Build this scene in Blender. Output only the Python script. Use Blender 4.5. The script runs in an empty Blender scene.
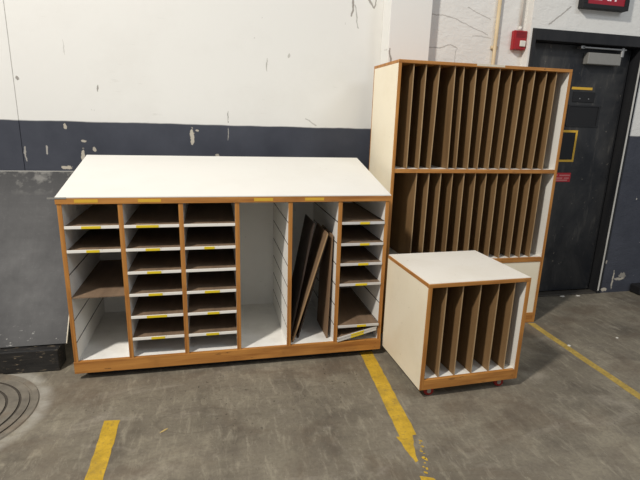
import bpy, bmesh, math, random
from mathutils import Matrix, Vector
random.seed(7)
S = bpy.context.scene
C = bpy.context.collection

# ---------------------------------------------------------------- camera
PITCH, ROLL, YAW, FPX, CAMH = 0.2537, 0.0300, 0.2281, 471.0, 1.5
fw = Vector((math.sin(YAW)*math.cos(PITCH), math.cos(YAW)*math.cos(PITCH), -math.sin(PITCH)))
r0 = Vector((math.cos(YAW), -math.sin(YAW), 0)); u0 = r0.cross(fw)
rt = r0*math.cos(ROLL) + u0*math.sin(ROLL); up = -r0*math.sin(ROLL) + u0*math.cos(ROLL)
cam = bpy.data.objects.new('camera', bpy.data.cameras.new('camera')); C.objects.link(cam)
cam.data.sensor_width = 36.0; cam.data.lens = FPX/640*36.0; cam.data.clip_start = 0.05
M3 = Matrix((rt, up, -fw)).transposed()
cam.matrix_world = Matrix.Translation((0, 0, CAMH)) @ M3.to_4x4()
S.camera = cam

# ---------------------------------------------------------------- light
W = bpy.data.worlds.new('hall_light'); S.world = W; W.use_nodes = True
W.node_tree.nodes['Background'].inputs[0].default_value = (0.93, 0.96, 1.0, 1)
W.node_tree.nodes['Background'].inputs[1].default_value = 0.345
def area(name, loc, target, size, power, col):
    l = bpy.data.lights.new(name, 'AREA'); l.shape = 'DISK'; l.size = size; l.energy = power; l.color = col
    o = bpy.data.objects.new(name, l); C.objects.link(o); o.location = loc
    o.rotation_euler = (Vector(target)-Vector(loc)).to_track_quat('-Z', 'Y').to_euler()
    return o
area('hall_lamp', (-3.3, -0.50, 6.4), (0.6, 2.6, 0.4), 0.55, 520, (1.0, 0.945, 0.87))
area('cool_fill', (4.2, -1.5, 5.0), (2.0, 2.4, 0.3), 1.6, 60, (0.86, 0.92, 1.0))  # added cool fill from the right, no fixture in view
S.view_settings.view_transform = 'Standard'; S.view_settings.look = 'None'
S.view_settings.gamma = 1.0; S.view_settings.use_curve_mapping = False
S.view_settings.exposure = 0.0

# ---------------------------------------------------------------- node helpers
def s2l(c): return tuple(((v/255)/12.92 if v/255 <= 0.04045 else ((v/255+0.055)/1.055)**2.4) for v in c[:3]) + (1.0,)
class NT:
    def __init__(s, name, rough=0.6, spec=0.4):
        s.m = bpy.data.materials.new(name); s.m.use_nodes = True; s.t = s.m.node_tree; s.n = s.t.nodes
        s.b = s.n['Principled BSDF']; s.b.inputs['Roughness'].default_value = rough
        s.b.inputs['Specular IOR Level'].default_value = spec
        s.co = s.n.new('ShaderNodeTexCoord').outputs['Object']
    def link(s, a, b):
        if hasattr(a, 'is_output'): s.t.links.new(a, b)
        else: b.default_value = a
    def math(s, op, a, b=0.0, clamp=False):
        n = s.n.new('ShaderNodeMath'); n.operation = op; n.use_clamp = clamp
        s.link(a, n.inputs[0]); s.link(b, n.inputs[1]); return n.outputs[0]
    def mapping(s, scale, loc=(0, 0, 0), rot=(0, 0, 0)):
        n = s.n.new('ShaderNodeMapping'); s.t.links.new(s.co, n.inputs[0])
        n.inputs['Scale'].default_value = scale; n.inputs['Location'].default_value = loc; n.inputs['Rotation'].default_value = rot
        return n.outputs[0]
    def noise(s, scale, detail=4, rough=0.55, vec=None, dist=0.0, color=False):
        n = s.n.new('ShaderNodeTexNoise'); s.t.links.new(vec or s.co, n.inputs['Vector'])
        n.inputs['Scale'].default_value = scale; n.inputs['Detail'].default_value = detail
        n.inputs['Roughness'].default_value = rough; n.inputs['Distortion'].default_value = dist
        return n.outputs['Color' if color else 'Fac']
    def ramp(s, f, a, b, interp='LINEAR'):
        n = s.n.new('ShaderNodeMapRange'); n.interpolation_type = interp
        s.link(f, n.inputs[0]); n.inputs[1].default_value = a; n.inputs[2].default_value = b
        n.clamp = True; return n.outputs[0]
    def mix(s, f, a, b):
        n = s.n.new('ShaderNodeMix'); n.data_type = 'RGBA'
        s.link(f, n.inputs['Factor']); s.link(a, n.inputs[6]); s.link(b, n.inputs[7]); return n.outputs[2]
    def xyz(s, vec=None):
        n = s.n.new('ShaderNodeSeparateXYZ'); s.t.links.new(vec or s.co, n.inputs[0]); return n.outputs
    def warp(s, scale, amt):
        c = s.noise(scale, 3, color=True)
        a = s.n.new('ShaderNodeVectorMath'); a.operation = 'MULTIPLY_ADD'
        s.t.links.new(c, a.inputs[0]); a.inputs[1].default_value = (amt,)*3
        b = s.n.new('ShaderNodeVectorMath'); b.operation = 'ADD'; s.t.links.new(s.co, a.inputs[2])
        s.t.links.new(a.outputs[0], b.inputs[0]); b.inputs[1].default_value = (-amt/2,)*3
        return b.outputs[0]
    def seg(s, xz, p, q, w):
        """mask of a crack: line p-q in the plane of two coordinates xz"""
        px, pz = p; dx, dz = q[0]-p[0], q[1]-p[1]; L2 = dx*dx+dz*dz
        ax = s.math('SUBTRACT', xz[0], px); az = s.math('SUBTRACT', xz[1], pz)
        t = s.math('DIVIDE', s.math('ADD', s.math('MULTIPLY', ax, dx), s.math('MULTIPLY', az, dz)), L2, True)
        ex = s.math('SUBTRACT', ax, s.math('MULTIPLY', t, dx)); ez = s.math('SUBTRACT', az, s.math('MULTIPLY', t, dz))
        d = s.math('SQRT', s.math('ADD', s.math('MULTIPLY', ex, ex), s.math('MULTIPLY', ez, ez)))
        return s.ramp(d, w, w*0.45)
    def bump(s, h, dist=0.002, strength=0.6):
        n = s.n.new('ShaderNodeBump'); n.inputs['Distance'].default_value = dist; n.inputs['Strength'].default_value = strength
        s.link(h, n.inputs['Height']); s.t.links.new(n.outputs[0], s.b.inputs['Normal'])
    def out(s, col, rough=None):
        s.link(col, s.b.inputs['Base Color'])
        if rough is not None: s.link(rough, s.b.inputs['Roughness'])
        return s.m

def wood(name, axis, base=(196, 138, 70), dark=(150, 96, 44)):
    t = NT(name, 0.48, 0.35)
    sc = [34, 34, 34]; sc[axis] = 2.2
    v = t.mapping(sc); f = t.noise(1.0, 5, 0.6, v, 0.6)
    g = t.noise(5.0, 3, 0.6)
    col = t.mix(t.ramp(f, 0.32, 0.68), s2l(base), s2l(dark))
    col = t.mix(t.math('MULTIPLY', t.ramp(g, 0.55, 0.8), 0.45), col, s2l((120, 76, 38)))
    nk = t.noise(1.0, 3, 0.5, t.mapping([60 if k != axis else 14 for k in range(3)], (2, 5, 1)))
    col = t.mix(t.math('MULTIPLY', t.ramp(nk, 0.68, 0.73), 0.6), col, s2l((70, 48, 28)))
    t.bump(f, 0.0006, 0.4)
    return t.out(col)
def board(name, axis, base, dark, rough=0.62):
    t = NT(name, rough, 0.3); sc = [9, 9, 9]; sc[axis] = 1.2
    f = t.noise(1.0, 5, 0.6, t.mapping(sc), 0.3); g = t.noise(60, 2)
    col = t.mix(t.ramp(f, 0.3, 0.7), s2l(base), s2l(dark))
    col = t.mix(t.math('MULTIPLY', t.ramp(g, 0.45, 0.75), 0.25), col, s2l(tuple(v*0.7 for v in base)))
    return t.out(col)
def paint(name, base, soil, amount=0.35, rough=0.42, speck=True):
    t = NT(name, rough, 0.4)
    f = t.noise(2.3, 6, 0.65); g = t.noise(38, 3, 0.6)
    col = t.mix(t.math('MULTIPLY', t.ramp(f, 0.45, 0.8), amount), s2l(base), s2l(soil))
    if speck: col = t.mix(t.math('MULTIPLY', t.ramp(g, 0.70, 0.78), 0.5), col, s2l(tuple(v*0.55 for v in soil)))
    return t.out(col)
def plain(name, c, rough=0.5, spec=0.4, metal=0.0, emit=0.0):
    t = NT(name, rough, spec); g = t.noise(45, 3)
    t.b.inputs['Metallic'].default_value = metal
    col = t.mix(t.math('MULTIPLY', g, 0.3), s2l(c), s2l(tuple(v*0.72 for v in c)))
    if emit:
        t.link(col, t.b.inputs['Emission Color']); t.b.inputs['Emission Strength'].default_value = emit
    return t.out(col)

WOODX, WOODY, WOODZ = wood('oak_edge_x', 0), wood('oak_edge_y', 1), wood('oak_edge_z', 2)
WHITE = paint('white_laminate', (236, 233, 224), (205, 198, 184), 0.25)
TOPWHITE = paint('white_top_laminate', (228, 226, 219), (208, 202, 192), 0.3, 0.4)
CREAM = paint('cream_laminate', (240, 230, 206), (214, 196, 160), 0.45, 0.45)
INNER = paint('white_inner_lining', (240, 238, 232), (206, 200, 190), 0.3, 0.55)
SOILED = paint('soiled_white_floor', (238, 236, 230), (164, 158, 148), 0.55, 0.5)
HARD = board('brown_hardboard', 1, (140, 118, 96), (108, 89, 72))
HARDZ = board('tan_hardboard_upright', 2, (142, 112, 76), (112, 86, 56))
LITEDGE = board('lit_divider_edge', 2, (186, 158, 120), (160, 130, 92))  # paler tan puts the light on divider front edges into the colour
DKBRN = board('dark_brown_back', 2, (70, 52, 40), (50, 38, 30))
YEL = plain('yellow_tape', (232, 205, 40), 0.5)
YELOLD = plain('aged_yellow_tape', (222, 176, 58), 0.55)
MASK = plain('pale_masking_tape', (222, 212, 190), 0.6)
BLACK = plain('matte_black', (26, 26, 28), 0.6)
STEEL = plain('brushed_steel', (170, 170, 168), 0.35, 0.5, 0.8)
GREYMETAL = plain('grey_painted_metal', (150, 148, 142), 0.4, 0.5, 0.2)
REDW = plain('red_wheel_rubber', (150, 34, 30), 0.45)
RED = plain('red_plastic', (160, 26, 34), 0.35, 0.5)
CLEAR = plain('strobe_lens', (226, 224, 214), 0.15, 0.6)

# ---------------------------------------------------------------- mesh helpers
def bx(bm, x0, x1, y0, y1, z0, z1, bev=0.0):
    vs = [bm.verts.new((x, y, z)) for z in (z0, z1) for y in (y0, y1) for x in (x0, x1)]
    fs = [bm.faces.new([vs[i] for i in q]) for q in ((0, 2, 3, 1), (4, 5, 7, 6), (0, 1, 5, 4), (2, 6, 7, 3), (0, 4, 6, 2), (1, 3, 7, 5))]
    if bev:
        es = list({e for f in fs for e in f.edges})
        bmesh.ops.bevel(bm, geom=es, offset=bev, segments=2, affect='EDGES', profile=0.5)
def obj(name, bm, mat, parent=None, smooth=False):
    bmesh.ops.recalc_face_normals(bm, faces=bm.faces)
    me = bpy.data.meshes.new(name); bm.to_mesh(me); bm.free(); me.materials.append(mat)
    if smooth:
        for p in me.polygons: p.use_smooth = True
    o = bpy.data.objects.new(name, me); C.objects.link(o); o.parent = parent
    return o
def box(name, mat, parent, x0, x1, y0, y1, z0, z1, bev=0.0):
    """box given in the parent's local frame, with its origin at its own centre"""
    cx, cy, cz = (x0+x1)/2, (y0+y1)/2, (z0+z1)/2
    bm = bmesh.new(); bx(bm, x0-cx, x1-cx, y0-cy, y1-cy, z0-cz, z1-cz, bev)
    o = obj(name, bm, mat, parent); o.location = (cx, cy, cz); return o
def cyl(bm, r, p, q, seg=24, r2=None):
    p, q = Vector(p), Vector(q); a = (q-p).normalized(); s = a.orthogonal().normalized(); t = a.cross(s)
    r2 = r if r2 is None else r2
    A = [bm.verts.new(p+r*(s*math.cos(k*2*math.pi/seg)+t*math.sin(k*2*math.pi/seg))) for k in range(seg)]
    B = [bm.verts.new(q+r2*(s*math.cos(k*2*math.pi/seg)+t*math.sin(k*2*math.pi/seg))) for k in range(seg)]
    bm.faces.new(A[::-1]); bm.faces.new(B)
    for k in range(seg): bm.faces.new((A[k], A[(k+1) % seg], B[(k+1) % seg], B[k]))
def lathe(bm, prof, seg=48):
    """profile of (r, z) turned about z"""
    rings = [[bm.verts.new((r*math.cos(k*2*math.pi/seg), r*math.sin(k*2*math.pi/seg), z)) for k in range(seg)] for r, z in prof]
    for a, b in zip(rings, rings[1:]):
        for k in range(seg): bm.faces.new((a[k], a[(k+1) % seg], b[(k+1) % seg], b[k]))
    bm.faces.new(rings[-1])
def thing(name, label, cat, loc=(0, 0, 0), rz=0.0, group=None):
    o = bpy.data.objects.new(name, None); C.objects.link(o); o.location = loc; o.rotation_euler = (0, 0, rz)
    o.empty_display_size = 0.1
    return tag(o, label, cat, group)
def tag(o, label, cat, group=None):
    o['label'] = label; o['category'] = cat
    if group: o['group'] = group
    return o
def struct(o, label=None, cat=None):
    o['kind'] = 'structure'
    if label: o['label'] = label
    if cat: o['category'] = cat
    return o
def prism(name, mat, parent, outline, y0, y1, dz=None):
    """outline in x-z extruded from y0 to y1; dz(x,z) lifts the back outline (sloping top)"""
    bm = bmesh.new()
    A = [bm.verts.new((x, y0, z)) for x, z in outline]
    B = [bm.verts.new((x, y1, z+(dz(x, z) if dz else 0))) for x, z in outline]
    bm.faces.new(A); bm.faces.new(B[::-1]); n = len(A)
    for k in range(n): bm.faces.new((A[k], B[k], B[(k+1) % n], A[(k+1) % n]))
    return obj(name, bm, mat, parent)

# ================================================================= THE SETTING
YL, YP, YR, YD = 3.60, 3.44, 3.52, 3.44      # left wall, pilaster face, niche wall, door wall
ZB = 1.428                                     # top of the navy dado
def wall_mat(name, smears=(), cracks=(), rough_plaster=0.0, seed=0.0):
    t = NT(name, 0.62, 0.25)
    x, y, z = t.xyz()
    wz = t.xyz(t.warp(5.0, 0.012)); lowz = t.xyz(t.warp(18.0, 0.030))
    m1 = t.mapping((1, 1, 1), (seed, 0, seed)); f = t.noise(1.6, 6, 0.62, m1)
    white = t.mix(t.math('MULTIPLY', t.ramp(f, 0.48, 0.8), 0.35), s2l((226, 225, 220)), s2l((206, 203, 196)))
    str_ = t.noise(1.0, 5, 0.7, t.mapping((7, 7, 55), (seed, 0, 3)))
    white = t.mix(t.math('MULTIPLY', t.ramp(str_, 0.62, 0.72), t.math('MULTIPLY', t.ramp(f, 0.5, 0.62), 0.4)), white, s2l((178, 174, 164)))
    spk = t.noise(24, 3, 0.5, t.mapping((1, 1, 0.6), (seed+4, 0, 1)))
    white = t.mix(t.math('MULTIPLY', t.ramp(spk, 0.76, 0.78), 0.4), white, s2l((120, 112, 100)))
    nv = t.mix(t.ramp(t.noise(3.0, 5, 0.6), 0.35, 0.75), s2l((60, 63, 72)), s2l((74, 77, 86)))
    chip = t.noise(22, 3, 0.5, t.mapping((1, 1, 0.7), (seed+9, 0, 5)))
    nv = t.mix(t.ramp(chip, 0.755, 0.77), nv, s2l((196, 192, 182)))
    edge = t.math('ADD', wz[2], 0.0)
    is_w = t.ramp(edge, ZB-0.004, ZB+0.004)
    col = t.mix(is_w, nv, white)
    ragged = t.math('MULTIPLY', t.math('SUBTRACT', t.noise(45, 3, 0.6), 0.5), 1.6)
    for (sx, sz, w, h, c, k) in smears:
        ux = t.math('DIVIDE', t.math('SUBTRACT', lowz[0], sx), w*0.72); uz = t.math('DIVIDE', t.math('SUBTRACT', lowz[2], sz), h*0.95)
        rr = t.math('SQRT', t.math('ADD', t.math('MULTIPLY', ux, ux), t.math('MULTIPLY', uz, uz)))
        rr = t.math('ADD', rr, ragged)
        col = t.mix(t.math('MULTIPLY', t.ramp(rr, 1.15, 0.9), k), col, s2l(c))
    cm = None
    for (p, q, w, k) in cracks:
        m = t.math('MULTIPLY', t.seg((lowz[0], lowz[2]), p, q, w), k)
        cm = m if cm is None else t.math('MAXIMUM', cm, m)
    if cm is not None: col = t.mix(cm, col, s2l((140, 134, 126)))
    hgt = t.noise(9 if rough_plaster else 22, 6, 0.62)
    if rough_plaster:
        tr = t.noise(1.0, 6, 0.7, t.mapping((9, 9, 20), (1, 0, 2), (0, 0.5, 0)), 1.2)
        hgt = t.math('ADD', hgt, tr)
    t.bump(hgt, 0.006 if rough_plaster else 0.003, 0.8 if rough_plaster else 0.35)
    return t.out(col)

PALE, GREY_, DRK = (196, 188, 172), (172, 168, 160), (124, 118, 110)
sm_left = [(-0.137, 1.34, 0.018, 0.062, PALE, 0.95), (-0.875, 1.19, 0.016, 0.055, PALE, 0.9), (-0.985, 1.115, 0.05, 0.014, PALE, 0.9),
           (-1.099, 1.233, 0.008, 0.028, GREY_, 0.9), (-1.235, 1.20, 0.007, 0.06, GREY_, 0.8), (-0.80, 1.24, 0.014, 0.016, PALE, 0.8),
           (-0.86, 1.30, 0.022, 0.008, PALE, 0.8), (-0.97, 1.39, 0.012, 0.02, PALE, 0.8), (0.12, 1.37, 0.006, 0.05, GREY_, 0.8),
           (-1.228, 1.694, 0.016, 0.012, DRK, 0.8), (-0.741, 1.652, 0.007, 0.022, DRK, 0.8), (-0.93, 1.90, 0.004, 0.05, GREY_, 0.6),
           (0.405, 1.857, 0.006, 0.045, GREY_, 0.9), (0.564, 1.927, 0.012, 0.015, GREY_, 0.7), (0.122, 1.486, 0.006, 0.04, DRK, 0.7),
           (0.04, 1.21, 0.02, 0.012, PALE, 0.8), (-0.10, 1.385, 0.02, 0.008, PALE, 0.8)]
cr_left = [((1.042, 2.45), (1.025, 2.226), 0.008, 0.9), ((1.045, 2.30), (1.075, 2.148), 0.006, 0.6), ((1.135, 2.36), (1.19, 2.29), 0.008, 0.8),
           ((1.19, 2.29), (1.22, 2.40), 0.007, 0.8), ((0.70, 1.49), (0.78, 1.44), 0.006, 0.5)]
WALL_L = wall_mat('painted_wall_main', sm_left, cr_left, 0, 0.0)
WALL_P = wall_mat('painted_wall_pilaster', [], [((1.272, 2.0), (1.285, 1.9), 0.007, 0.9)], 0, 2.0)
WALL_N = wall_mat('painted_wall_niche', [], [((1.55, 2.275), (1.80, 2.25), 0.005, 0.55), ((1.80, 2.25), (2.09, 2.15), 0.005, 0.55), ((1.55, 2.05), (1.70, 2.03), 0.005, 0.55),
      ((1.70, 2.03), (1.79, 2.07), 0.005, 0.55), ((1.79, 2.07), (1.85, 2.03), 0.005, 0.55), ((1.835, 2.03), (1.835, 1.9), 0.005, 0.5), ((1.9, 2.33), (2.1, 2.26), 0.005, 0.5),
      ((1.96, 2.14), (2.12, 2.13), 0.005, 0.4)], 1.0, 5.0)
WALL_R = wall_mat('painted_wall_door', [(3.52, 0.03, 0.04, 0.02, PALE, 0.9), (3.60, 0.12, 0.012, 0.09, PALE, 0.9), (3.67, 0.13, 0.07, 0.012, PALE, 0.8),
      (3.70, 0.16, 0.05, 0.03, PALE, 0.5), (3.49, 0.30, 0.012, 0.02, PALE, 0.8)], [((2.72, 2.38), (2.55, 2.24), 0.007, 0.7)], 0.6, 8.0)

def concrete():
    t = NT('worn_concrete', 0.55, 0.35)
    x, y, z = t.xyz()
    a = t.noise(1.1, 7, 0.62, None, 0.5); b = t.noise(5.5, 6, 0.68, t.mapping((1.0, 1.5, 1)), 0.4); c = t.noise(60, 4, 0.65)
    col = t.mix(t.ramp(a, 0.32, 0.70), s2l((108, 101, 88)), s2l((148, 140, 122)))
    col = t.mix(t.math('MULTIPLY', t.ramp(b, 0.40, 0.68), 0.6), col, s2l((104, 96, 86)))
    st = t.noise(3.2, 5, 0.6, t.mapping((1.2, 0.8, 1), (3, 7, 0)))
    col = t.mix(t.math('MULTIPLY', t.ramp(st, 0.52, 0.70), 0.7), col, s2l((78, 71, 63)))
    lt = t.noise(2.4, 6, 0.66, t.mapping((0.7, 1.6, 1), (11, 2, 0)), 0.8)
    col = t.mix(t.math('MULTIPLY', t.ramp(lt, 0.56, 0.75), 0.55), col, s2l((172, 164, 150)))
    col = t.mix(t.math('MULTIPLY', t.ramp(c, 0.44, 0.72), 0.4), col, s2l((86, 80, 72)))
    sk = t.noise(1.0, 6, 0.72, t.mapping((26, 7, 1), (0, 0, 0), (0, 0, 0.5)), 0.5)
    col = t.mix(t.math('MULTIPLY', t.ramp(sk, 0.52, 0.72), 0.45), col, s2l((176, 168, 148)))
    sk2 = t.noise(1.0, 6, 0.72, t.mapping((6, 22, 1), (4, 0, 0), (0, 0, 0.2)), 0.5)
    col = t.mix(t.math('MULTIPLY', t.ramp(sk2, 0.54, 0.74), 0.5), col, s2l((88, 81, 70)))
    spk = t.noise(150, 2, 0.5); col = t.mix(t.math('MULTIPLY', t.ramp(spk, 0.68, 0.75), 0.5), col, s2l((186, 180, 168)))
    rb = t.noise(1.7, 5, 0.66, t.mapping((1, 1.3, 1), (21, 4, 0)), 0.6)
    col = t.mix(t.math('MULTIPLY', t.ramp(rb, 0.50, 0.66), 0.5), col, s2l((96, 82, 68)))
    pit = t.math('MULTIPLY', t.ramp(t.noise(42, 2, 0.5), 0.66, 0.72), t.ramp(t.noise(1.3, 3, 0.5, t.mapping((1, 1, 1), (5, 5, 0))), 0.5, 0.62))
    col = t.mix(t.math('MULTIPLY', pit, 0.8), col, s2l((60, 54, 48)))
    # dried spill ring in front of the sorting cabinet
    w = t.xyz(t.warp(9, 0.05))
    ex = t.math('DIVIDE', t.math('SUBTRACT', w[0], -0.10), 0.21); ey = t.math('DIVIDE', t.math('SUBTRACT', w[1], 2.16), 0.10)
    rr = t.math('SQRT', t.math('ADD', t.math('MULTIPLY', ex, ex), t.math('MULTIPLY', ey, ey)))
    ring = t.ramp(t.math('ABSOLUTE', t.math('SUBTRACT', rr, 1.0)), 0.07, 0.02)
    col = t.mix(t.math('MULTIPLY', ring, 0.28), col, s2l((84, 77, 68)))
    # pale mortar halo around the manhole
    mx = t.math('SUBTRACT', w[0], -1.33); my = t.math('SUBTRACT', w[1], 2.40)
    mr = t.math('SQRT', t.math('ADD', t.math('MULTIPLY', mx, mx), t.math('MULTIPLY', my, my)))
    halo = t.ramp(t.math('ABSOLUTE', t.math('SUBTRACT', mr, 0.425)), 0.06, 0.01)
    col = t.mix(t.math('MULTIPLY', t.math('MULTIPLY', halo, t.ramp(b, 0.3, 0.55)), 0.6), col, s2l((176, 172, 162)))
    t.bump(t.math('ADD', t.math('MULTIPLY', b, 0.5), t.math('MULTIPLY', c, 0.25)), 0.004, 0.45)
    return t.out(col, t.math('ADD', t.math('MULTIPLY', b, -0.25), 0.68))
CONC = concrete()

bm = bmesh.new(); bx(bm, -3.2, 5.2, -1.6, 3.75, -0.12, 0.0)
struct(obj('floor', bm, CONC), 'stained grey brown concrete floor with scuffs', 'floor')
TOPZ = 3.0
bm = bmesh.new()
bx(bm, -3.2, -1.2512, YL, YL+0.15, 0, TOPZ, 0.002); bx(bm, -1.2485, 1.262, YL, YL+0.15, 0, TOPZ, 0.002); bx(bm, -1.30, -1.20, YL+0.006, YL+0.15, 0, TOPZ)
struct(obj('wall_left', bm, WALL_L), 'white over navy painted wall behind the long cabinet', 'wall')
bm = bmesh.new(); bx(bm, 1.262, 1.578, YP, YL+0.15, 0, TOPZ, 0.003)
struct(obj('wall_pilaster', bm, WALL_P), 'white pilaster rising behind the tall rack', 'pilaster')
bm = bmesh.new(); bx(bm, 1.578, 2.400, YR, YL+0.15, 0, TOPZ)
struct(obj('wall_niche', bm, WALL_N), 'cracked rough white plaster between pilaster and door', 'wall')
bm = bmesh.new()
bx(bm, 2.400, 3.478, YD, YL+0.15, 2.212, TOPZ); bx(bm, 2.400, 2.417, YD, YL+0.15, 0, 2.212); bx(bm, 3.478, 5.2, YD, YL+0.15, 0, TOPZ)
struct(obj('wall_right', bm, WALL_R), 'white over navy wall around the black door', 'wall')

# ---- door
def door_paint():
    t = NT('scuffed_black_door', 0.42, 0.4)
    a = t.noise(2.2, 6, 0.68, t.mapping((1, 1, 0.8)), 0.6); b = t.noise(1.0, 6, 0.7, t.mapping((14, 14, 3), rot=(0, 0.6, 0)))
    col = t.mix(t.ramp(a, 0.40, 0.72), s2l((30, 32, 36)), s2l((68, 67, 65)))
    col = t.mix(t.math('MULTIPLY', t.ramp(b, 0.56, 0.72), 0.45), col, s2l((108, 104, 97)))
    col = t.mix(t.math('MULTIPLY', t.ramp(t.noise(30, 3), 0.7, 0.74), 0.5), col, s2l((130, 124, 112)))
    return t.out(col, t.math('ADD', t.math('MULTIPLY', a, 0.4), 0.25))
DOORM = door_paint()
FRAMEM = board('worn_black_frame', 2, (28, 29, 32), (44, 44, 45), 0.5)
dr = bpy.data.objects.new('door_1', None); C.objects.link(dr); dr.location = (2.44, YR, 0.012)
struct(dr, 'scuffed black steel exit door with closer and yellow taped edges', 'door')
DX, DY, DZ = 2.44, YR, 0.012
def dbox(name, mat, x0, x1, d0, d1, z0, z1, bev=0.0, par=None):
    o = box(name, mat, dr, x0-DX, x1-DX, d0, d1, z0-DZ, z1-DZ, bev); return o
dbox('door_leaf', DOORM, 2.452, 3.425, 0.0, 0.045, 0.016, 2.125, 0.003)
dbox('door_seal_strip', paint('pale_seal', (205, 203, 196), (120, 116, 108), 0.6, 0.4), 3.4385, 3.4515, -0.0965, -0.0925, 0.03, 2.12)
dbox('hinge_strip', FRAMEM, 3.408, 3.416, -0.005, 0.0, 0.05, 2.10)
# the wired glass panel, painted over, set in a raised frame
for (x0, x1, z0, z1) in ((2.90, 3.22, 1.654, 1.664), (2.90, 3.22, 1.492, 1.501), (2.90, 2.912, 1.501, 1.654), (3.196, 3.208, 1.501, 1.654)):
    dbox('panel_frame', FRAMEM, x0, x1, -0.008, 0.0, z0, z1)
dbox('panel_pane', BLACK, 2.912, 3.196, -0.003, 0.0, 1.501, 1.654)
dbox('tape_strip', YELOLD, 2.908, 3.105, -0.003, 0.0, 1.788, 1.808)
dbox('lock_plate', BLACK, 2.93, 3.14, -0.006, 0.0, 1.690, 1.772, 0.002)
for sx in (2.99, 3.075): dbox('plate_screw', STEEL, sx, sx+0.008, -0.009, -0.006, 1.712, 1.722)
dbox('sign_board', BLACK, 2.852, 3.018, -0.004, 0.0, 1.208, 1.448)
for (x0, x1, z0, z1) in ((2.84, 3.030, 1.442, 1.460), (2.84, 3.030, 1.196, 1.214), (2.84, 2.858, 1.214, 1.442), (3.012, 3.030, 1.214, 1.442)):
    dbox('sign_border', YELOLD, x0, x1, -0.006, -0.001, z0, z1)
rs = dbox('warning_sticker', plain('red_sticker', (196, 40, 48), 0.4), 2.80, 3.03, -0.003, 0.0, 1.024, 1.102)
for i, (x0, x1, zz) in enumerate(((2.83, 2.90, 1.082), (2.915, 3.02, 1.080), (2.83, 2.95, 1.056), (2.965, 3.015, 1.056), (2.84, 3.0, 1.038))):
    dbox('sticker_print', plain('faded_print', (214, 130, 128), 0.5), x0, x1, -0.0035, -0.003, zz-0.006, zz+0.006)
cl = dbox('door_closer', GREYMETAL, 2.972, 3.290, -0.055, 0.0, 1.984, 2.072, 0.006)
bm = bmesh.new(); bx(bm, -0.02, 0.40, -0.012, 0.012, -0.006, 0.006, 0.002); cyl(bm, 0.016, (0.37, 0, -0.055), (0.37, 0, 0.012)); bx(bm, -0.035, 0.0, -0.012, 0.03, -0.01, 0.01)
o = obj('closer_arm', bm, STEEL, dr); o.location = (2.92-DX, -0.05, 2.105-DZ)
fr = bmesh.new()
bx(fr, 2.418, 2.449, YD-0.012, YL, 0.0, 2.210, 0.003); bx(fr, 3.437, 3.476, YD-0.012, YL, 0.0, 2.210, 0.003); bx(fr, 2.449, 3.437, YD-0.012, YL, 2.128, 2.210, 0.003)
struct(obj('trim_1', fr, FRAMEM), 'worn black door frame', 'door frame')
bm = bmesh.new(); bx(bm, 2.449, 3.437, YD-0.01, YR-0.002, 0.0, 0.012, 0.004)
struct(obj('trim_2', bm, plain('dark_threshold', (66, 62, 56), 0.6)), 'dark worn threshold under the black door', 'threshold')
bm = bmesh.new(); bx(bm, 2.40, 3.48, YL+0.05, YL+0.15, 0, 2.212)
struct(obj('wall_behind_door', bm, BLACK), 'dark back of the doorway', 'wall')

# ================================================================= LONG SORTING CABINET
X0, X1, YF, YB = -0.7937, 1.0386, 2.6477, 3.372
ZT, ZTB, ZBOT, ZFL = 1.0595, 1.2156, 0.0453, 0.118
DIV = [-0.4862, -0.1749, 0.1306, 0.4353, 0.7341]
LEV = [0.900, 0.768, 0.635, 0.503, 0.369, 0.235]
T = 0.0105                                     # half thickness of a divider
R0 = Vector((0.12, 3.0, 0.0))
cab = thing('sorting_cabinet', 'long low oak-edged cabinet of open cubbies with a sloping white top', 'cabinet', R0)
def cb(name, mat, x0, x1, y0, y1, z0, z1, bev=0.0, parent=None):
    return box(name, mat, parent or cab, x0-R0.x, x1-R0.x, y0-R0.y, y1-R0.y, z0, z1, bev)
def child_of(o, name, mat, x0, x1, y0, y1, z0, z1, bev=0.0):
    """sub-part given in world coordinates of an unrotated cabinet"""
    l = o.location + R0
    return box(name, mat, o, x0-l.x, x1-l.x, y0-l.y, y1-l.y, z0-l.z, z1-l.z, bev)
slope = (ZTB-ZT)/(YB-YF)
yi = YF+0.006                                   # panels start behind the oak edging
def grooved(name, xc, left, right, half=T):
    """upright panel with saw-cut slots for the shelves on its open faces"""
    g, d = 0.0036, 0.008
    zt = ZT-0.0345
    pts = [(xc-half, ZFL-0.02), (xc+half, ZFL-0.02)]
    if right:
        for z in sorted(LEV): pts += [(xc+half, z-g), (xc+half-d, z-g), (xc+half-d, z+g), (xc+half, z+g)]
    pts += [(xc+half, zt), (xc-half, zt)]
    if left:
        for z in sorted(LEV, reverse=True): pts += [(xc-half, z+g), (xc-half+d, z+g), (xc-half+d, z-g), (xc-half, z-g)]
    pts = [(x-R0.x, z) for x, z in pts]
    o = prism(name, INNER, cab, pts, yi-R0.y, YB-0.014-R0.y, lambda x, z: (slope*(YB-0.014-yi) if z > zt-0.001 else 0))
    o.data.materials.append(DKBRN)
    lo, hi = xc-half-R0.x+0.001, xc+half-R0.x-0.001
    for p in o.data.polygons:
        if abs(p.normal.y) < 0.5 and lo < p.center.x < hi and any(abs(p.center.z-z) < g+0.001 for z in LEV): p.material_index = 1
    return o
LIN = 0.011
grooved('side_panel', X0+LIN, False, True, LIN)
for xd in DIV: grooved('divider', xd, True, True)
grooved('side_panel', X1-LIN, True, False, LIN)
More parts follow.
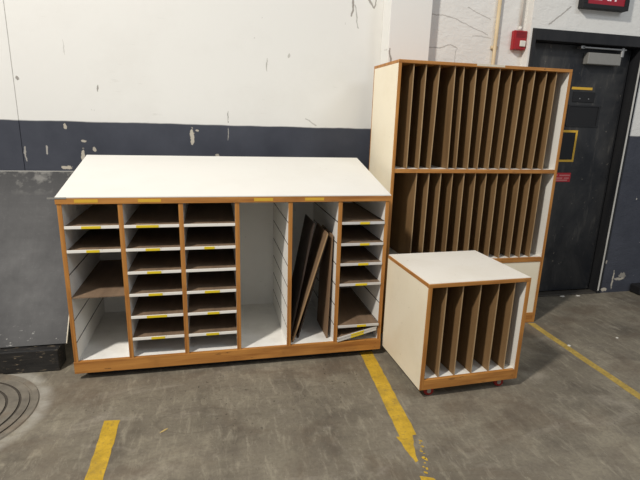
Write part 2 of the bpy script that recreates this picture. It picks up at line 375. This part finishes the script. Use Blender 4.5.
# oak front edging
cb('front_post', WOODZ, X0, X0+0.023, YF, YF+0.0058, ZFL, ZT-0.0335, 0.0015)
cb('front_post', WOODZ, X1-0.023, X1, YF, YF+0.0058, ZFL, ZT-0.0335, 0.0015)
for xd in DIV: cb('front_post', WOODZ, xd-0.0125, xd+0.0125, YF+0.001, YF+0.0058, ZFL, ZT-0.0335, 0.0015)
rail = cb('top_rail', WOODX, X0-0.006, X1+0.004, YF-0.004, YF+0.020, ZT-0.0335, ZT-0.001, 0.0015)
for a, b in ((-0.707, -0.592), (-0.393, -0.275), (0.225, 0.333), (0.518, 0.631)):
    child_of(rail, 'tape_label', YELOLD, a, b, YF-0.0052, YF-0.0042, ZT-0.025, ZT-0.008)
cb('bottom_rail', WOODX, X0-0.003, X1+0.002, YF-0.002, YF+0.020, ZBOT, ZFL, 0.002)
# carcase
cb('floor_panel', SOILED, X0+0.002, X1-0.002, YF+0.0205, YB-0.014, ZFL-0.022, ZFL-0.001)
prism('back_panel', INNER, cab, [(X0-R0.x, ZBOT), (X1-R0.x, ZBOT), (X1-R0.x, ZTB-0.012), (X0-R0.x, ZTB-0.012)], YB-0.013-R0.y, YB-R0.y)
cb('dark_gap_base', BLACK, X0+0.05, X1-0.03, YF+0.06, YB-0.05, 0.0, ZFL-0.022)  # added black base; its colour stands for the shade under the cabinet
# sloping top: thin white sheet over a ply core
bm = bmesh.new()
def slab(bm, x0, x1, y0, y1, lo, hi):
    f = lambda y: ZT+slope*(y-YF)
    vs = [bm.verts.new((x-R0.x, y-R0.y, f(y)+h)) for h in (lo, hi) for y in (y0, y1) for x in (x0, x1)]
    for q in ((0, 2, 3, 1), (4, 5, 7, 6), (0, 1, 5, 4), (2, 6, 7, 3), (0, 4, 6, 2), (1, 3, 7, 5)): bm.faces.new([vs[i] for i in q])
slab(bm, X0-0.004, X1+0.006, YF-0.0045, YB+0.004, 0.0005, 0.0055)
top = obj('sloping_top', bm, TOPWHITE, cab)
cb('front_lip', GREYMETAL, X0-0.040, X0+0.05, YF-0.0060, YF-0.0042, ZT-0.005, ZT+0.0035)
# shelves
def shelf(x0, x1, z, tape=None, edge=WHITE, push=0.0, rec=False):
    s = cb('shelf', HARD, x0-0.003, x1+0.003, YF+0.006-push if not rec else YF+0.004, YB-0.016-0.05*(push > 0), z-0.0032, z+0.0032)
    if not rec:
        child_of(s, 'shelf_edge', edge, x0+0.002, x1-0.002, YF-0.001-push, YF+0.006-push, z-0.008, z+0.008, 0.001)
        if tape:
            w = x1-x0; a, b = tape
            child_of(s, 'tape_label', YEL, x0+a*w, x0+b*w, YF-0.0025-push, YF-0.0011-push, z-0.007, z+0.007)
    return s
cols = [(X0+2*LIN, DIV[0]-T)] + [(DIV[i]+T, DIV[i+1]-T) for i in range(4)] + [(DIV[4]+T, X1-2*LIN)]
a, b = cols[0]
shelf(a, b, LEV[0], (0.31, 0.66)); shelf(a, b, LEV[1], (0.36, 0.60)); shelf(a, b, LEV[3], rec=True)
a, b = cols[1]
for i, tp in enumerate(((0.22, 0.62), (0.36, 0.62), (0.36, 0.62), (0.36, 0.62), (0.30, 0.68), (0.36, 0.62))): shelf(a, b, LEV[i], tp)
a, b = cols[2]
for i, tp in enumerate((None, (0.38, 0.58), None, (0.36, 0.66), (0.40, 0.64), (0.36, 0.62))): shelf(a, b, LEV[i], tp)
a, b = cols[5]
GREYEDGE = paint('scuffed_white_edge', (206, 204, 200), (150, 146, 140), 0.5)
for i, tp in enumerate(((0.42, 0.64), (0.44, 0.66), (0.42, 0.66), (0.38, 0.66))): shelf(a, b, LEV[i]-0.006*(i < 2), tp, GREYEDGE, 0.004)
shelf(a, b, LEV[5]-0.008, (0.46, 0.68), GREYEDGE, 0.012)
# an odd thin shelf pushed in below the third shelf of the right column
cb('shelf', HARD, a+0.001, b-0.06, YF+0.09, YB-0.04, LEV[2]-0.040, LEV[2]-0.032)

# ---- loose boards standing in the open bay
def leaning(name, label, xb, xt, y0, y1, length, mat, yaw=0.0):
    """board with its lower edge at x=xb on the bay floor, upper edge leaning to x=xt"""
    lean = math.asin((xt-xb)/length); th = 0.009
    bm = bmesh.new(); d = y1-y0
    bx(bm, 0, th, 0, d, 0, length, 0.0008)
    o = obj(name, bm, mat)
    o.rotation_euler = (0, lean, yaw); o.location = (xb, y0, ZFL+th*math.sin(lean)+0.0005)
    return tag(o, label, 'board', 'loose boards leaning in the open bay')
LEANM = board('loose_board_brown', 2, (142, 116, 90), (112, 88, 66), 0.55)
LEANSHADE = board('loose_board_shaded', 2, (70, 58, 50), (52, 44, 38), 0.55)  # darker copy of the board brown, painting in the shade on two boards
leaning('loose_board', 'leaning board coloured dark as in shade at the far left of the open bay, its top highest', 0.4475, 0.590, 2.715, 2.995, 0.775, LEANSHADE)
o = leaning('loose_board', 'lighter brown leaning board in front of the dark ones, lit front edge', 0.4625, 0.668, 2.690, 2.975, 0.735, LEANM)
child = box('lit_edge', board('lit_board_edge', 2, (176, 146, 108), (150, 120, 86)), o, 0.0, 0.009, -0.0015, 0.0, 0.01, 0.73)  # paler tan strip paints in the light along this front edge
leaning('loose_board', 'shadowed dark board leaning just right of the lighter brown one', 0.507, 0.684, 2.745, 3.030, 0.700, LEANSHADE)
leaning('loose_board', 'nearly upright brown board against the right side of the open bay', 0.690, 0.704, 2.712, 2.995, 0.690, LEANM)
# ---- two loose shelves slumped at the foot of the right column
ang = math.atan2(0.066, 0.262)
for k in range(2):
    t = thing('loose_shelf', ('lower' if k == 0 else 'upper')+' of two tilted white-edged shelves slumped at the right column foot', 'shelf',
              (0.7475+0.004*0-k*0.0166*math.sin(ang)+0.006*k, YF-0.004, ZFL+0.0015+k*0.0166*math.cos(ang)), 0, 'slumped loose shelves')
    t.rotation_euler = (0, -ang, 0)
    box('board', HARD, t, 0.0, 0.266, 0.006, 0.66, 0.004, 0.012)
    e = box('shelf_edge', GREYEDGE, t, 0.0, 0.266, -0.002, 0.006, 0.0, 0.0125, 0.001)
    box('tape_label', YEL, t, 0.090, 0.178, -0.0036, -0.002, 0.001, 0.0118)

# ================================================================= TALL DIVIDED RACK
TX0, TX1, TY0, TY1, TZ = 1.159, 2.426, 2.9527, 3.430, 1.8704
R1 = Vector(((TX0+TX1)/2, 3.18, 0))
rack = thing('divider_rack', 'tall oak-edged rack of upright brown dividers in two tiers', 'rack', R1)
def tb(name, mat, x0, x1, y0, y1, z0, z1, bev=0.0): return box(name, mat, rack, x0-R1.x, x1-R1.x, y0-R1.y, y1-R1.y, z0, z1, bev)
tb('side_panel', CREAM, TX0+0.001, TX0+0.019, TY0+0.0052, TY1-0.012, 0.0, TZ-0.020)
tb('side_panel', WHITE, TX1-0.019, TX1-0.001, TY0+0.0052, TY1-0.012, 0.0, TZ-0.020)
for x in (TX0, TX1-0.021):
    tb('front_post', WOODZ, x, x+0.021, TY0, TY0+0.005, 0.0, TZ-0.020, 0.0015)
    tb('back_post', WOODZ, x, x+0.021, TY1-0.012, TY1, 0.0, TZ-0.020, 0.0015)
tp = tb('top_panel', WOODX, TX0, TX1, TY0, TY1, TZ-0.020, TZ, 0.0015)
l = tp.location
box('tape_label', MASK, tp, 1.699-R1.x-l.x, 1.904-R1.x-l.x, TY0-0.0015-R1.y-l.y, TY0-R1.y-l.y, TZ-0.013-l.z, TZ-0.0005-l.z)
for z0, z1 in ((1.160, 1.188), (0.497, 0.533)):
    tb('shelf_rail', WOODX, TX0+0.021, TX1-0.021, TY0+0.001, TY0+0.020, z0, z1-0.002, 0.0015)
    tb('shelf', WHITE, TX0+0.019, TX1-0.019, TY0+0.020, TY1-0.010, z0+0.004, z1)
tb('back_panel', DKBRN, TX0+0.019, TX1-0.019, TY1-0.010, TY1-0.002, 0.02, TZ-0.020)
tb('base_panel', CREAM, TX0+0.021, TX1-0.021, TY0+0.006, TY0+0.018, 0.082, 0.497)
tb('base_rail', WOODX, TX0+0.021, TX1-0.021, TY0, TY0+0.020, 0.0, 0.082, 0.0015)
UPX = [(1.268, 1.268), (1.353, 1.354), (1.446, 1.438), (1.555, 1.567), (1.618, 1.630), (1.707, 1.718), (1.794, 1.792), (1.881, 1.876), (1.97, 1.96), (2.06, 2.048), (2.146, 2.137), (2.238, 2.224), (2.315, 2.310)]
LOX = [(1.345, 1.346), (1.436, 1.435), (1.524, 1.523), (1.611, 1.613), (1.698, 1.703), (1.785, 1.792), (1.869, 1.871), (1.956, 1.96), (2.044, 2.05), (2.136, 2.139), (2.225, 2.222), (2.311, 2.308)]
h = 0.0035
for tier, z0, z1 in ((UPX, 1.1885, TZ-0.0205), (LOX, 0.5335, 1.1595)):
    for xt, xb in tier:
        bm = bmesh.new(); y0, y1 = TY0+0.014-R1.y, TY1-0.0105-R1.y
        pts = [(xb-h, z0), (xb+h, z0), (xt+h, z1), (xt-h, z1)]
        vs = [bm.verts.new((x-R1.x, y, z)) for y in (y0, y1) for x, z in pts]
        for q in ((0, 1, 2, 3), (7, 6, 5, 4), (0, 4, 5, 1), (1, 5, 6, 2), (2, 6, 7, 3), (3, 7, 4, 0)): bm.faces.new([vs[i] for i in q])
        o = obj('divider', bm, HARDZ, rack); o.data.materials.append(LITEDGE)
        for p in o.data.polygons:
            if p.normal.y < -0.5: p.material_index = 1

# ================================================================= SMALL ROLLING CART
CW, CD, CZT, CZB = 0.6226, 0.5533, 0.6816, 0.0591
cart = thing('rolling_cart', 'small cream and oak divider cart on red casters in front of the tall rack', 'cart', (1.0802, 2.1210, 0), 0.0345)
def kb(name, mat, *a, **k): return box(name, mat, cart, *a, **k)
kb('side_panel', CREAM, 0.001, 0.019, 0.0052, CD-0.003, CZB, CZT-0.022)
kb('side_panel', WHITE, CW-0.019, CW-0.001, 0.0052, CD-0.003, CZB, CZT-0.022)
for x in (0, CW-0.024): kb('front_post', WOODZ, x, x+0.024, 0, 0.005, CZB, CZT-0.024, bev=0.0015)
kb('bottom_rail', WOODX, 0.024, CW-0.024, 0.0005, 0.020, CZB, 0.119, bev=0.0015)
kb('top_front_rail', WOODX, 0.0, CW, 0.0, 0.020, CZT-0.024, CZT-0.002, bev=0.0015)
kb('top_side_rail', WOODY, 0.0, 0.020, 0.020, CD, CZT-0.022, CZT-0.002, bev=0.0015)
kb('top_side_rail', WOODY, CW-0.020, CW, 0.020, CD, CZT-0.022, CZT-0.002, bev=0.0015)
kb('top_back_rail', WOODX, 0.020, CW-0.020, CD-0.018, CD, CZT-0.022, CZT-0.002, bev=0.0015)
def scuffed_top():
    t = NT('scuffed_white_top', 0.4, 0.4)
    f = t.noise(3, 5, 0.6); st = t.noise(1.0, 5, 0.7, t.mapping((8, 40, 8)))
    sp = t.noise(34, 3, 0.5)
    col = t.mix(t.math('MULTIPLY', t.ramp(f, 0.45, 0.8), 0.3), s2l((238, 233, 222)), s2l((206, 194, 170)))
    col = t.mix(t.math('MULTIPLY', t.ramp(st, 0.62, 0.72), 0.35), col, s2l((182, 172, 152)))
    col = t.mix(t.math('MULTIPLY', t.ramp(sp, 0.70, 0.74), 0.6), col, s2l((130, 120, 104)))
    return t.out(col)
kb('top_panel', scuffed_top(), 0.004, CW-0.004, 0.003, CD-0.002, CZT-0.002, CZT+0.001)
kb('top_core', HARD, 0.020, CW-0.020, 0.020, CD-0.018, CZT-0.018, CZT-0.003)
kb('floor_panel', WHITE, 0.019, CW-0.019, 0.020, CD-0.010, 0.100, 0.119)
kb('back_panel', DKBRN, 0.019, CW-0.019, CD-0.010, CD-0.003, CZB, CZT-0.022)
for x in (0.118, 0.216, 0.324, 0.436, 0.537):
    o = kb('divider', HARDZ, x-h, x+h, 0.018, CD-0.0105, 0.1195, CZT-0.0245); o.data.materials.append(LITEDGE)
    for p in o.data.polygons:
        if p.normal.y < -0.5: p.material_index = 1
def caster(x, y):
    bm = bmesh.new(); r = 0.0285
    for sgn in (-1, 1): pass
    cyl(bm, r-0.004, (-0.012, 0, 0), (-0.008, 0, 0), 28, r); cyl(bm, r, (-0.008, 0, 0), (0.008, 0, 0), 28); cyl(bm, r, (0.008, 0, 0), (0.012, 0, 0), 28, r-0.004)
    w = obj('caster', bm, REDW, cart); w.location = (x, y, r+0.0005); w.rotation_euler = (0, 0, math.radians(78))
    bm = bmesh.new(); cyl(bm, 0.011, (-0.0165, 0, 0), (0.0165, 0, 0), 18); obj('hub', bm, STEEL, w)
    bm = bmesh.new()
    for s in (-1, 1): bx(bm, s*0.015-0.0013, s*0.015+0.0013, -0.010, 0.010, -0.006, 0.0285)
    bx(bm, -0.018, 0.018, -0.018, 0.018, 0.0283, 0.0300); obj('fork', bm, STEEL, w)
for x, y in ((0.078, 0.042), (0.530, 0.042), (0.078, CD-0.05), (0.530, CD-0.05)): caster(x, y)

# ================================================================= LEFT: LEANING SHEET, TIMBER, MANHOLE
def sheet_mat():
    t = NT('dull_charcoal_sheet', 0.55, 0.25)
    a = t.noise(2.0, 6, 0.65); v = t.noise(1.0, 5, 0.65, t.mapping((22, 4, 2))); hh = t.noise(1.0, 5, 0.65, t.mapping((2.5, 40, 40)))
    col = t.mix(t.ramp(a, 0.35, 0.7), s2l((20, 21, 24)), s2l((38, 38, 40)))
    col = t.mix(t.math('MULTIPLY', t.ramp(v, 0.45, 0.75), 0.4), col, s2l((52, 52, 53)))
    col = t.mix(t.math('MULTIPLY', t.ramp(hh, 0.45, 0.72), 0.3), col, s2l((50, 50, 51)))
    col = t.mix(t.math('MULTIPLY', t.ramp(t.noise(1.4, 3, 0.5, t.mapping((1, 1, 1), (1.3, 0, 0.4))), 0.5, 0.68), 0.6), col, s2l((22, 23, 27)))
    col = t.mix(t.math('MULTIPLY', t.ramp(t.noise(70, 3, 0.6), 0.58, 0.75), 0.25), col, s2l((76, 76, 75)))
    z = t.math('ADD', t.xyz()[2], 0.65)
    scr = t.math('MULTIPLY', t.ramp(t.noise(9, 4, 0.6), 0.50, 0.62), t.ramp(z, 1.06, 1.16))
    col = t.mix(t.math('MULTIPLY', scr, 0.5), col, s2l((140, 138, 132)))
    low = t.math('MULTIPLY', t.ramp(t.noise(26, 3, 0.6), 0.62, 0.67), t.ramp(z, 0.20, 0.05))
    col = t.mix(t.math('MULTIPLY', low, 0.8), col, s2l((186, 184, 178)))
    return t.out(col, t.math('ADD', t.math('MULTIPLY', a, 0.3), 0.30))
SB, ST_, SH = (2.838, 0.1405), (3.585, 1.092), 0.0
ln = math.hypot(ST_[0]-SB[0], ST_[1]-SB[1])
sh = thing('leaning_sheet', 'large dull charcoal sheet leaning on the wall left of the long cabinet', 'panel', (-1.75, SB[0], SB[1]))
sh.rotation_euler = (-math.atan2(ST_[0]-SB[0], ST_[1]-SB[1]), 0, 0)
box('sheet_face', sheet_mat(), sh, -0.86, 0.865, -0.0, 0.012, 0.008, ln-0.004)
box('sheet_edge', MASK, sh, 0.865, 0.869, 0.0, 0.012, 0.008, ln-0.004)
box('top_edge', GREYMETAL, sh, -0.86, 0.869, -0.001, 0.013, ln-0.004, ln)
def timber_mat():
    t = NT('chipped_black_timber', 0.4, 0.45)
    g = t.noise(1.0, 5, 0.7, t.mapping((3, 30, 30))); c = t.noise(1.0, 4, 0.6, t.mapping((16, 60, 75), (2, 2, 2)))
    col = t.mix(t.ramp(g, 0.35, 0.7), s2l((24, 24, 25)), s2l((50, 48, 46)))
    col = t.mix(t.ramp(c, 0.60, 0.66), col, s2l((120, 108, 90)))
    t.bump(g, 0.003, 0.6); return t.out(col)
bm = bmesh.new(); bx(bm, -0.95, 0.93, -0.065, 0.065, 0.0, 0.139, 0.005)
o = obj('timber_beam', bm, timber_mat()); o.location = (-1.845, 2.860, 0.0005); o.rotation_euler = (0, 0, -0.012)
tag(o, 'chipped black timber beam lying along the foot of the charcoal sheet', 'beam')
def iron():
    t = NT('worn_cast_iron', 0.5, 0.4); t.b.inputs['Metallic'].default_value = 0.25
    a = t.noise(7, 5, 0.65)
    col = t.mix(t.ramp(a, 0.35, 0.7), s2l((112, 106, 96)), s2l((150, 142, 128)))
    col = t.mix(t.math('MULTIPLY', t.ramp(t.noise(3, 4), 0.52, 0.7), 0.5), col, s2l((124, 92, 62)))
    return t.out(col)
mh = thing('manhole_cover', 'round iron manhole cover with concentric ribs set in the floor', 'manhole cover', (-1.33, 2.40, 0.0))
IR = iron()
bm = bmesh.new(); lathe(bm, [(0.405, 0.0), (0.400, 0.007), (0.372, 0.007), (0.369, 0.0005)], 72)
obj('rim', bm, IR, mh)
bm = bmesh.new(); prof = [(0.360, 0.0005), (0.358, 0.007)]
for r in (0.315, 0.255, 0.19, 0.125, 0.07): prof += [(r+0.007, 0.007), (r+0.0055, 0.0012), (r-0.004, 0.0012), (r-0.0055, 0.007)]
prof += [(0.02, 0.007)]
lathe(bm, prof, 72); o = obj('lid', bm, IR, mh)
o.data.materials.append(plain('packed_dirt', (74, 68, 60), 0.9))
for p in o.data.polygons:
    if p.center.z < 0.0045: p.material_index = 1

# ================================================================= WALL FITTINGS
al = thing('fire_alarm_strobe', 'red fire alarm strobe on the wall beside the black door', 'alarm', (2.345, YR, 2.125))
box('back_box', RED, al, -0.054, 0.054, -0.040, 0.0, -0.070, 0.070, 0.006)
box('front_plate', RED, al, -0.051, 0.051, -0.050, -0.040, -0.067, 0.067, 0.004)
box('strobe_lens', CLEAR, al, -0.008, 0.040, -0.062, -0.050, -0.048, -0.004, 0.005)
for i in range(5): box('grille_slot', plain('dark_red', (110, 14, 20), 0.5), al, -0.042, 0.042, -0.0512, -0.050, 0.018+i*0.009, 0.022+i*0.009)
bm = bmesh.new(); cyl(bm, 0.009, (0, 0, 0), (0, 0, 0.79), 14); cyl(bm, 0.013, (0, 0, 0), (0, 0, 0.03), 14)
o = obj('alarm_conduit', bm, paint('white_conduit', (216, 212, 204), (170, 160, 140), 0.5, 0.5), None, True); o.location = (2.350, YR-0.0145, 2.1955)
tag(o, 'thin whitewashed conduit rising above the red alarm', 'conduit')
bm = bmesh.new(); cyl(bm, 0.014, (0, 0, 0), (0, 0, 2.99), 16)
for z in (0.6, 1.5, 2.06): bx(bm, -0.026, 0.026, 0.004, 0.018, z-0.012, z+0.012)
o = obj('wall_conduit', bm, paint('beige_conduit', (206, 186, 150), (160, 128, 88), 0.7, 0.5), None, True); o.location = (2.150, YR-0.019, 0.003)
tag(o, 'beige stained vertical pipe on the rough plaster wall', 'pipe')
ex = thing('exit_sign', 'red EXIT sign in a black frame above the door', 'sign', (2.985, YD, 2.372))
box('housing', BLACK, ex, -0.205, 0.205, -0.050, 0.0, 0.0, 0.27, 0.005)
for (x0, x1, z0, z1) in ((-0.205, 0.205, 0.0, 0.030), (-0.205, 0.205, 0.24, 0.27), (-0.205, -0.168, 0.03, 0.24), (0.168, 0.205, 0.03, 0.24)):
    box('frame', BLACK, ex, x0, x1, -0.062, -0.050, z0, z1, 0.002)
box('face', plain('red_sign_face', (150, 28, 44), 0.3, 0.5, 0.0, 0.12), ex, -0.168, 0.168, -0.054, -0.050, 0.03, 0.24)
fc = bpy.data.curves.new('exit_lettering', 'FONT'); fc.body = 'EXIT'; fc.size = 0.20; fc.align_x = 'CENTER'; fc.extrude = 0.001; fc.offset = 0.004
tmp = bpy.data.objects.new('tmp_text', fc); C.objects.link(tmp)
dg = bpy.context.evaluated_depsgraph_get(); me = bpy.data.meshes.new_from_object(tmp.evaluated_get(dg))
bpy.data.objects.remove(tmp)
lo = bpy.data.objects.new('lettering', me); C.objects.link(lo); me.materials.clear(); me.materials.append(plain('white_letters', (240, 226, 224), 0.4, 0.4, 0, 0.15))
lo.parent = ex; lo.rotation_euler = (math.pi/2, 0, 0); lo.location = (0, -0.0555, 0.064)
xs = [v.co.x for v in me.vertices]; lo.scale = (0.22/(max(xs)-min(xs)), 1.0, 1)

# ================================================================= PAINTED FLOOR LINES
def line_mat(name, c, wear):
    t = NT(name, 0.6, 0.3)
    a = t.noise(14, 5, 0.7); b = t.noise(3.5, 3)
    col = t.mix(t.ramp(a, 0.35, 0.75), s2l(c), s2l(tuple(v*0.78 for v in c)))
    col = t.mix(t.math('MULTIPLY', t.ramp(t.noise(55, 3, 0.6), 0.60-wear, 0.74-wear), 0.5), col, s2l((128, 110, 70)))
    col = t.mix(t.math('MULTIPLY', t.ramp(b, 0.55, 0.75), 0.35), col, s2l((140, 122, 84)))
    return t.out(col)
def strip(bm, pl, pr, jag, n=26):
    """ragged flat strip from left edge pl (two points) to right edge pr"""
    A, B = [], []
    lerp = lambda p, q, f: (p[0]+(q[0]-p[0])*f, p[1]+(q[1]-p[1])*f)
    for i in range(n+1):
        f = i/n
        a = lerp(pl[0], pl[1], f); b = lerp(pr[0], pr[1], f)
        je = jag*(2.2 if i in (0, n) else 1)
        A.append((a[0]+random.uniform(-jag, jag), a[1]+(random.uniform(-je, je)))); B.append((b[0]+random.uniform(-jag, jag), b[1]+random.uniform(-je, je)))
    for z in (0.0004, 0.0014):
        pass
    lo = [bm.verts.new((x, y, 0.0002)) for x, y in A+B[::-1]]; hi = [bm.verts.new((x, y, 0.0012)) for x, y in A+B[::-1]]
    m = len(hi)
    for i in range(n): bm.faces.new((hi[i], hi[i+1], hi[m-2-i], hi[m-1-i]))
    for i in range(m): bm.faces.new((lo[i], lo[(i+1) % m], hi[(i+1) % m], hi[i]))
bm = bmesh.new()
XL = lambda y: 0.918-(2.643-y)*0.0735
XR = lambda y: 0.998-(2.643-y)*0.078
strip(bm, ((XL(3.0), 3.0), (XL(1.85), 1.852)), ((XR(3.0), 3.0), (XR(1.86)+0.012, 1.848)), 0.0022)
strip(bm, ((0.842, 1.848), (0.864, 1.672)), ((0.922, 1.845), (0.876, 1.665)), 0.004, 8)
strip(bm, ((0.846, 1.585), (0.822, 1.30)), ((0.905, 1.572), (0.892, 1.30)), 0.006, 10)
for k in range(14):
    y = 1.835-0.018*k+random.uniform(-0.004, 0.004); x = 0.945-0.0035*k+random.uniform(-0.022, 0.012); r = random.uniform(0.003, 0.008)
    if x-r < 0.93-(1.845-y)*0.26+0.006 and y > 1.66: continue
    strip(bm, ((x-r, y+r), (x-r*0.6, y-r)), ((x+r, y+r*0.8), (x+r, y-r)), r*0.3, 3)
LINEM = line_mat('yellow_floor_paint', (206, 168, 54), 0.05)
tag(obj('floor_line', bm, LINEM), 'broken yellow floor line running out between cabinet and cart', 'floor marking', 'yellow floor lines')
bm = bmesh.new(); strip(bm, ((-0.560, 2.235), (-0.556, 1.30)), ((-0.486, 2.225), (-0.482, 1.30)), 0.0025)
tag(obj('floor_line', bm, LINEM), 'short yellow floor line near the manhole cover', 'floor marking', 'yellow floor lines')
bm = bmesh.new(); strip(bm, ((2.362, 2.95), (2.318, 1.2)), ((2.416, 2.93), (2.370, 1.2)), 0.0025)
tag(obj('floor_line', bm, line_mat('faded_yellow_floor_paint', (186, 158, 80), 0.10)), 'faded narrow yellow floor line right of the tall rack', 'floor marking', 'yellow floor lines')

# ---- crumbs of plaster and a chip of wood on the floor
def crumb(x, y, r, label, mat, ln=1.0, rz=0.0):
    bm = bmesh.new(); bmesh.ops.create_icosphere(bm, subdivisions=1, radius=1)
    for v in bm.verts: v.co = Vector((v.co.x*r*ln*random.uniform(0.8, 1.2), v.co.y*r*random.uniform(0.8, 1.2), max(v.co.z, -0.5)*r*0.5+r*0.25))
    o = obj('debris_chip', bm, mat); o.location = (x, y, 0.0); o.rotation_euler = (0, 0, rz); tag(o, label, 'debris', 'debris on the floor')
CH = plain('plaster_crumb', (214, 210, 200), 0.7)
crumb(2.41, 2.55, 0.012, 'white plaster crumb lying on the faded yellow line', CH)
crumb(2.86, 2.60, 0.011, 'white plaster crumb on the floor before the door', CH)
crumb(3.05, 3.405, 0.013, 'flat white chip at the threshold of the door', CH, 2.0)
crumb(3.21, 3.400, 0.012, 'small white chip by the threshold, nearer the right jamb', CH, 1.8, -0.4)
crumb(-0.265, 2.10, 0.006, 'pale wood splinter on the floor right of the short yellow line', plain('splinter', (196, 170, 110), 0.6), 4.0, 0.7)
bm = bmesh.new(); bx(bm, -0.10, 0.16, -0.06, 0.06, 0.0, 0.085, 0.012)
o = obj('rubber_block', bm, BLACK); o.location = (3.90, 3.372, 0.0005); tag(o, 'black rubber block at the foot of the navy wall, right edge', 'block')
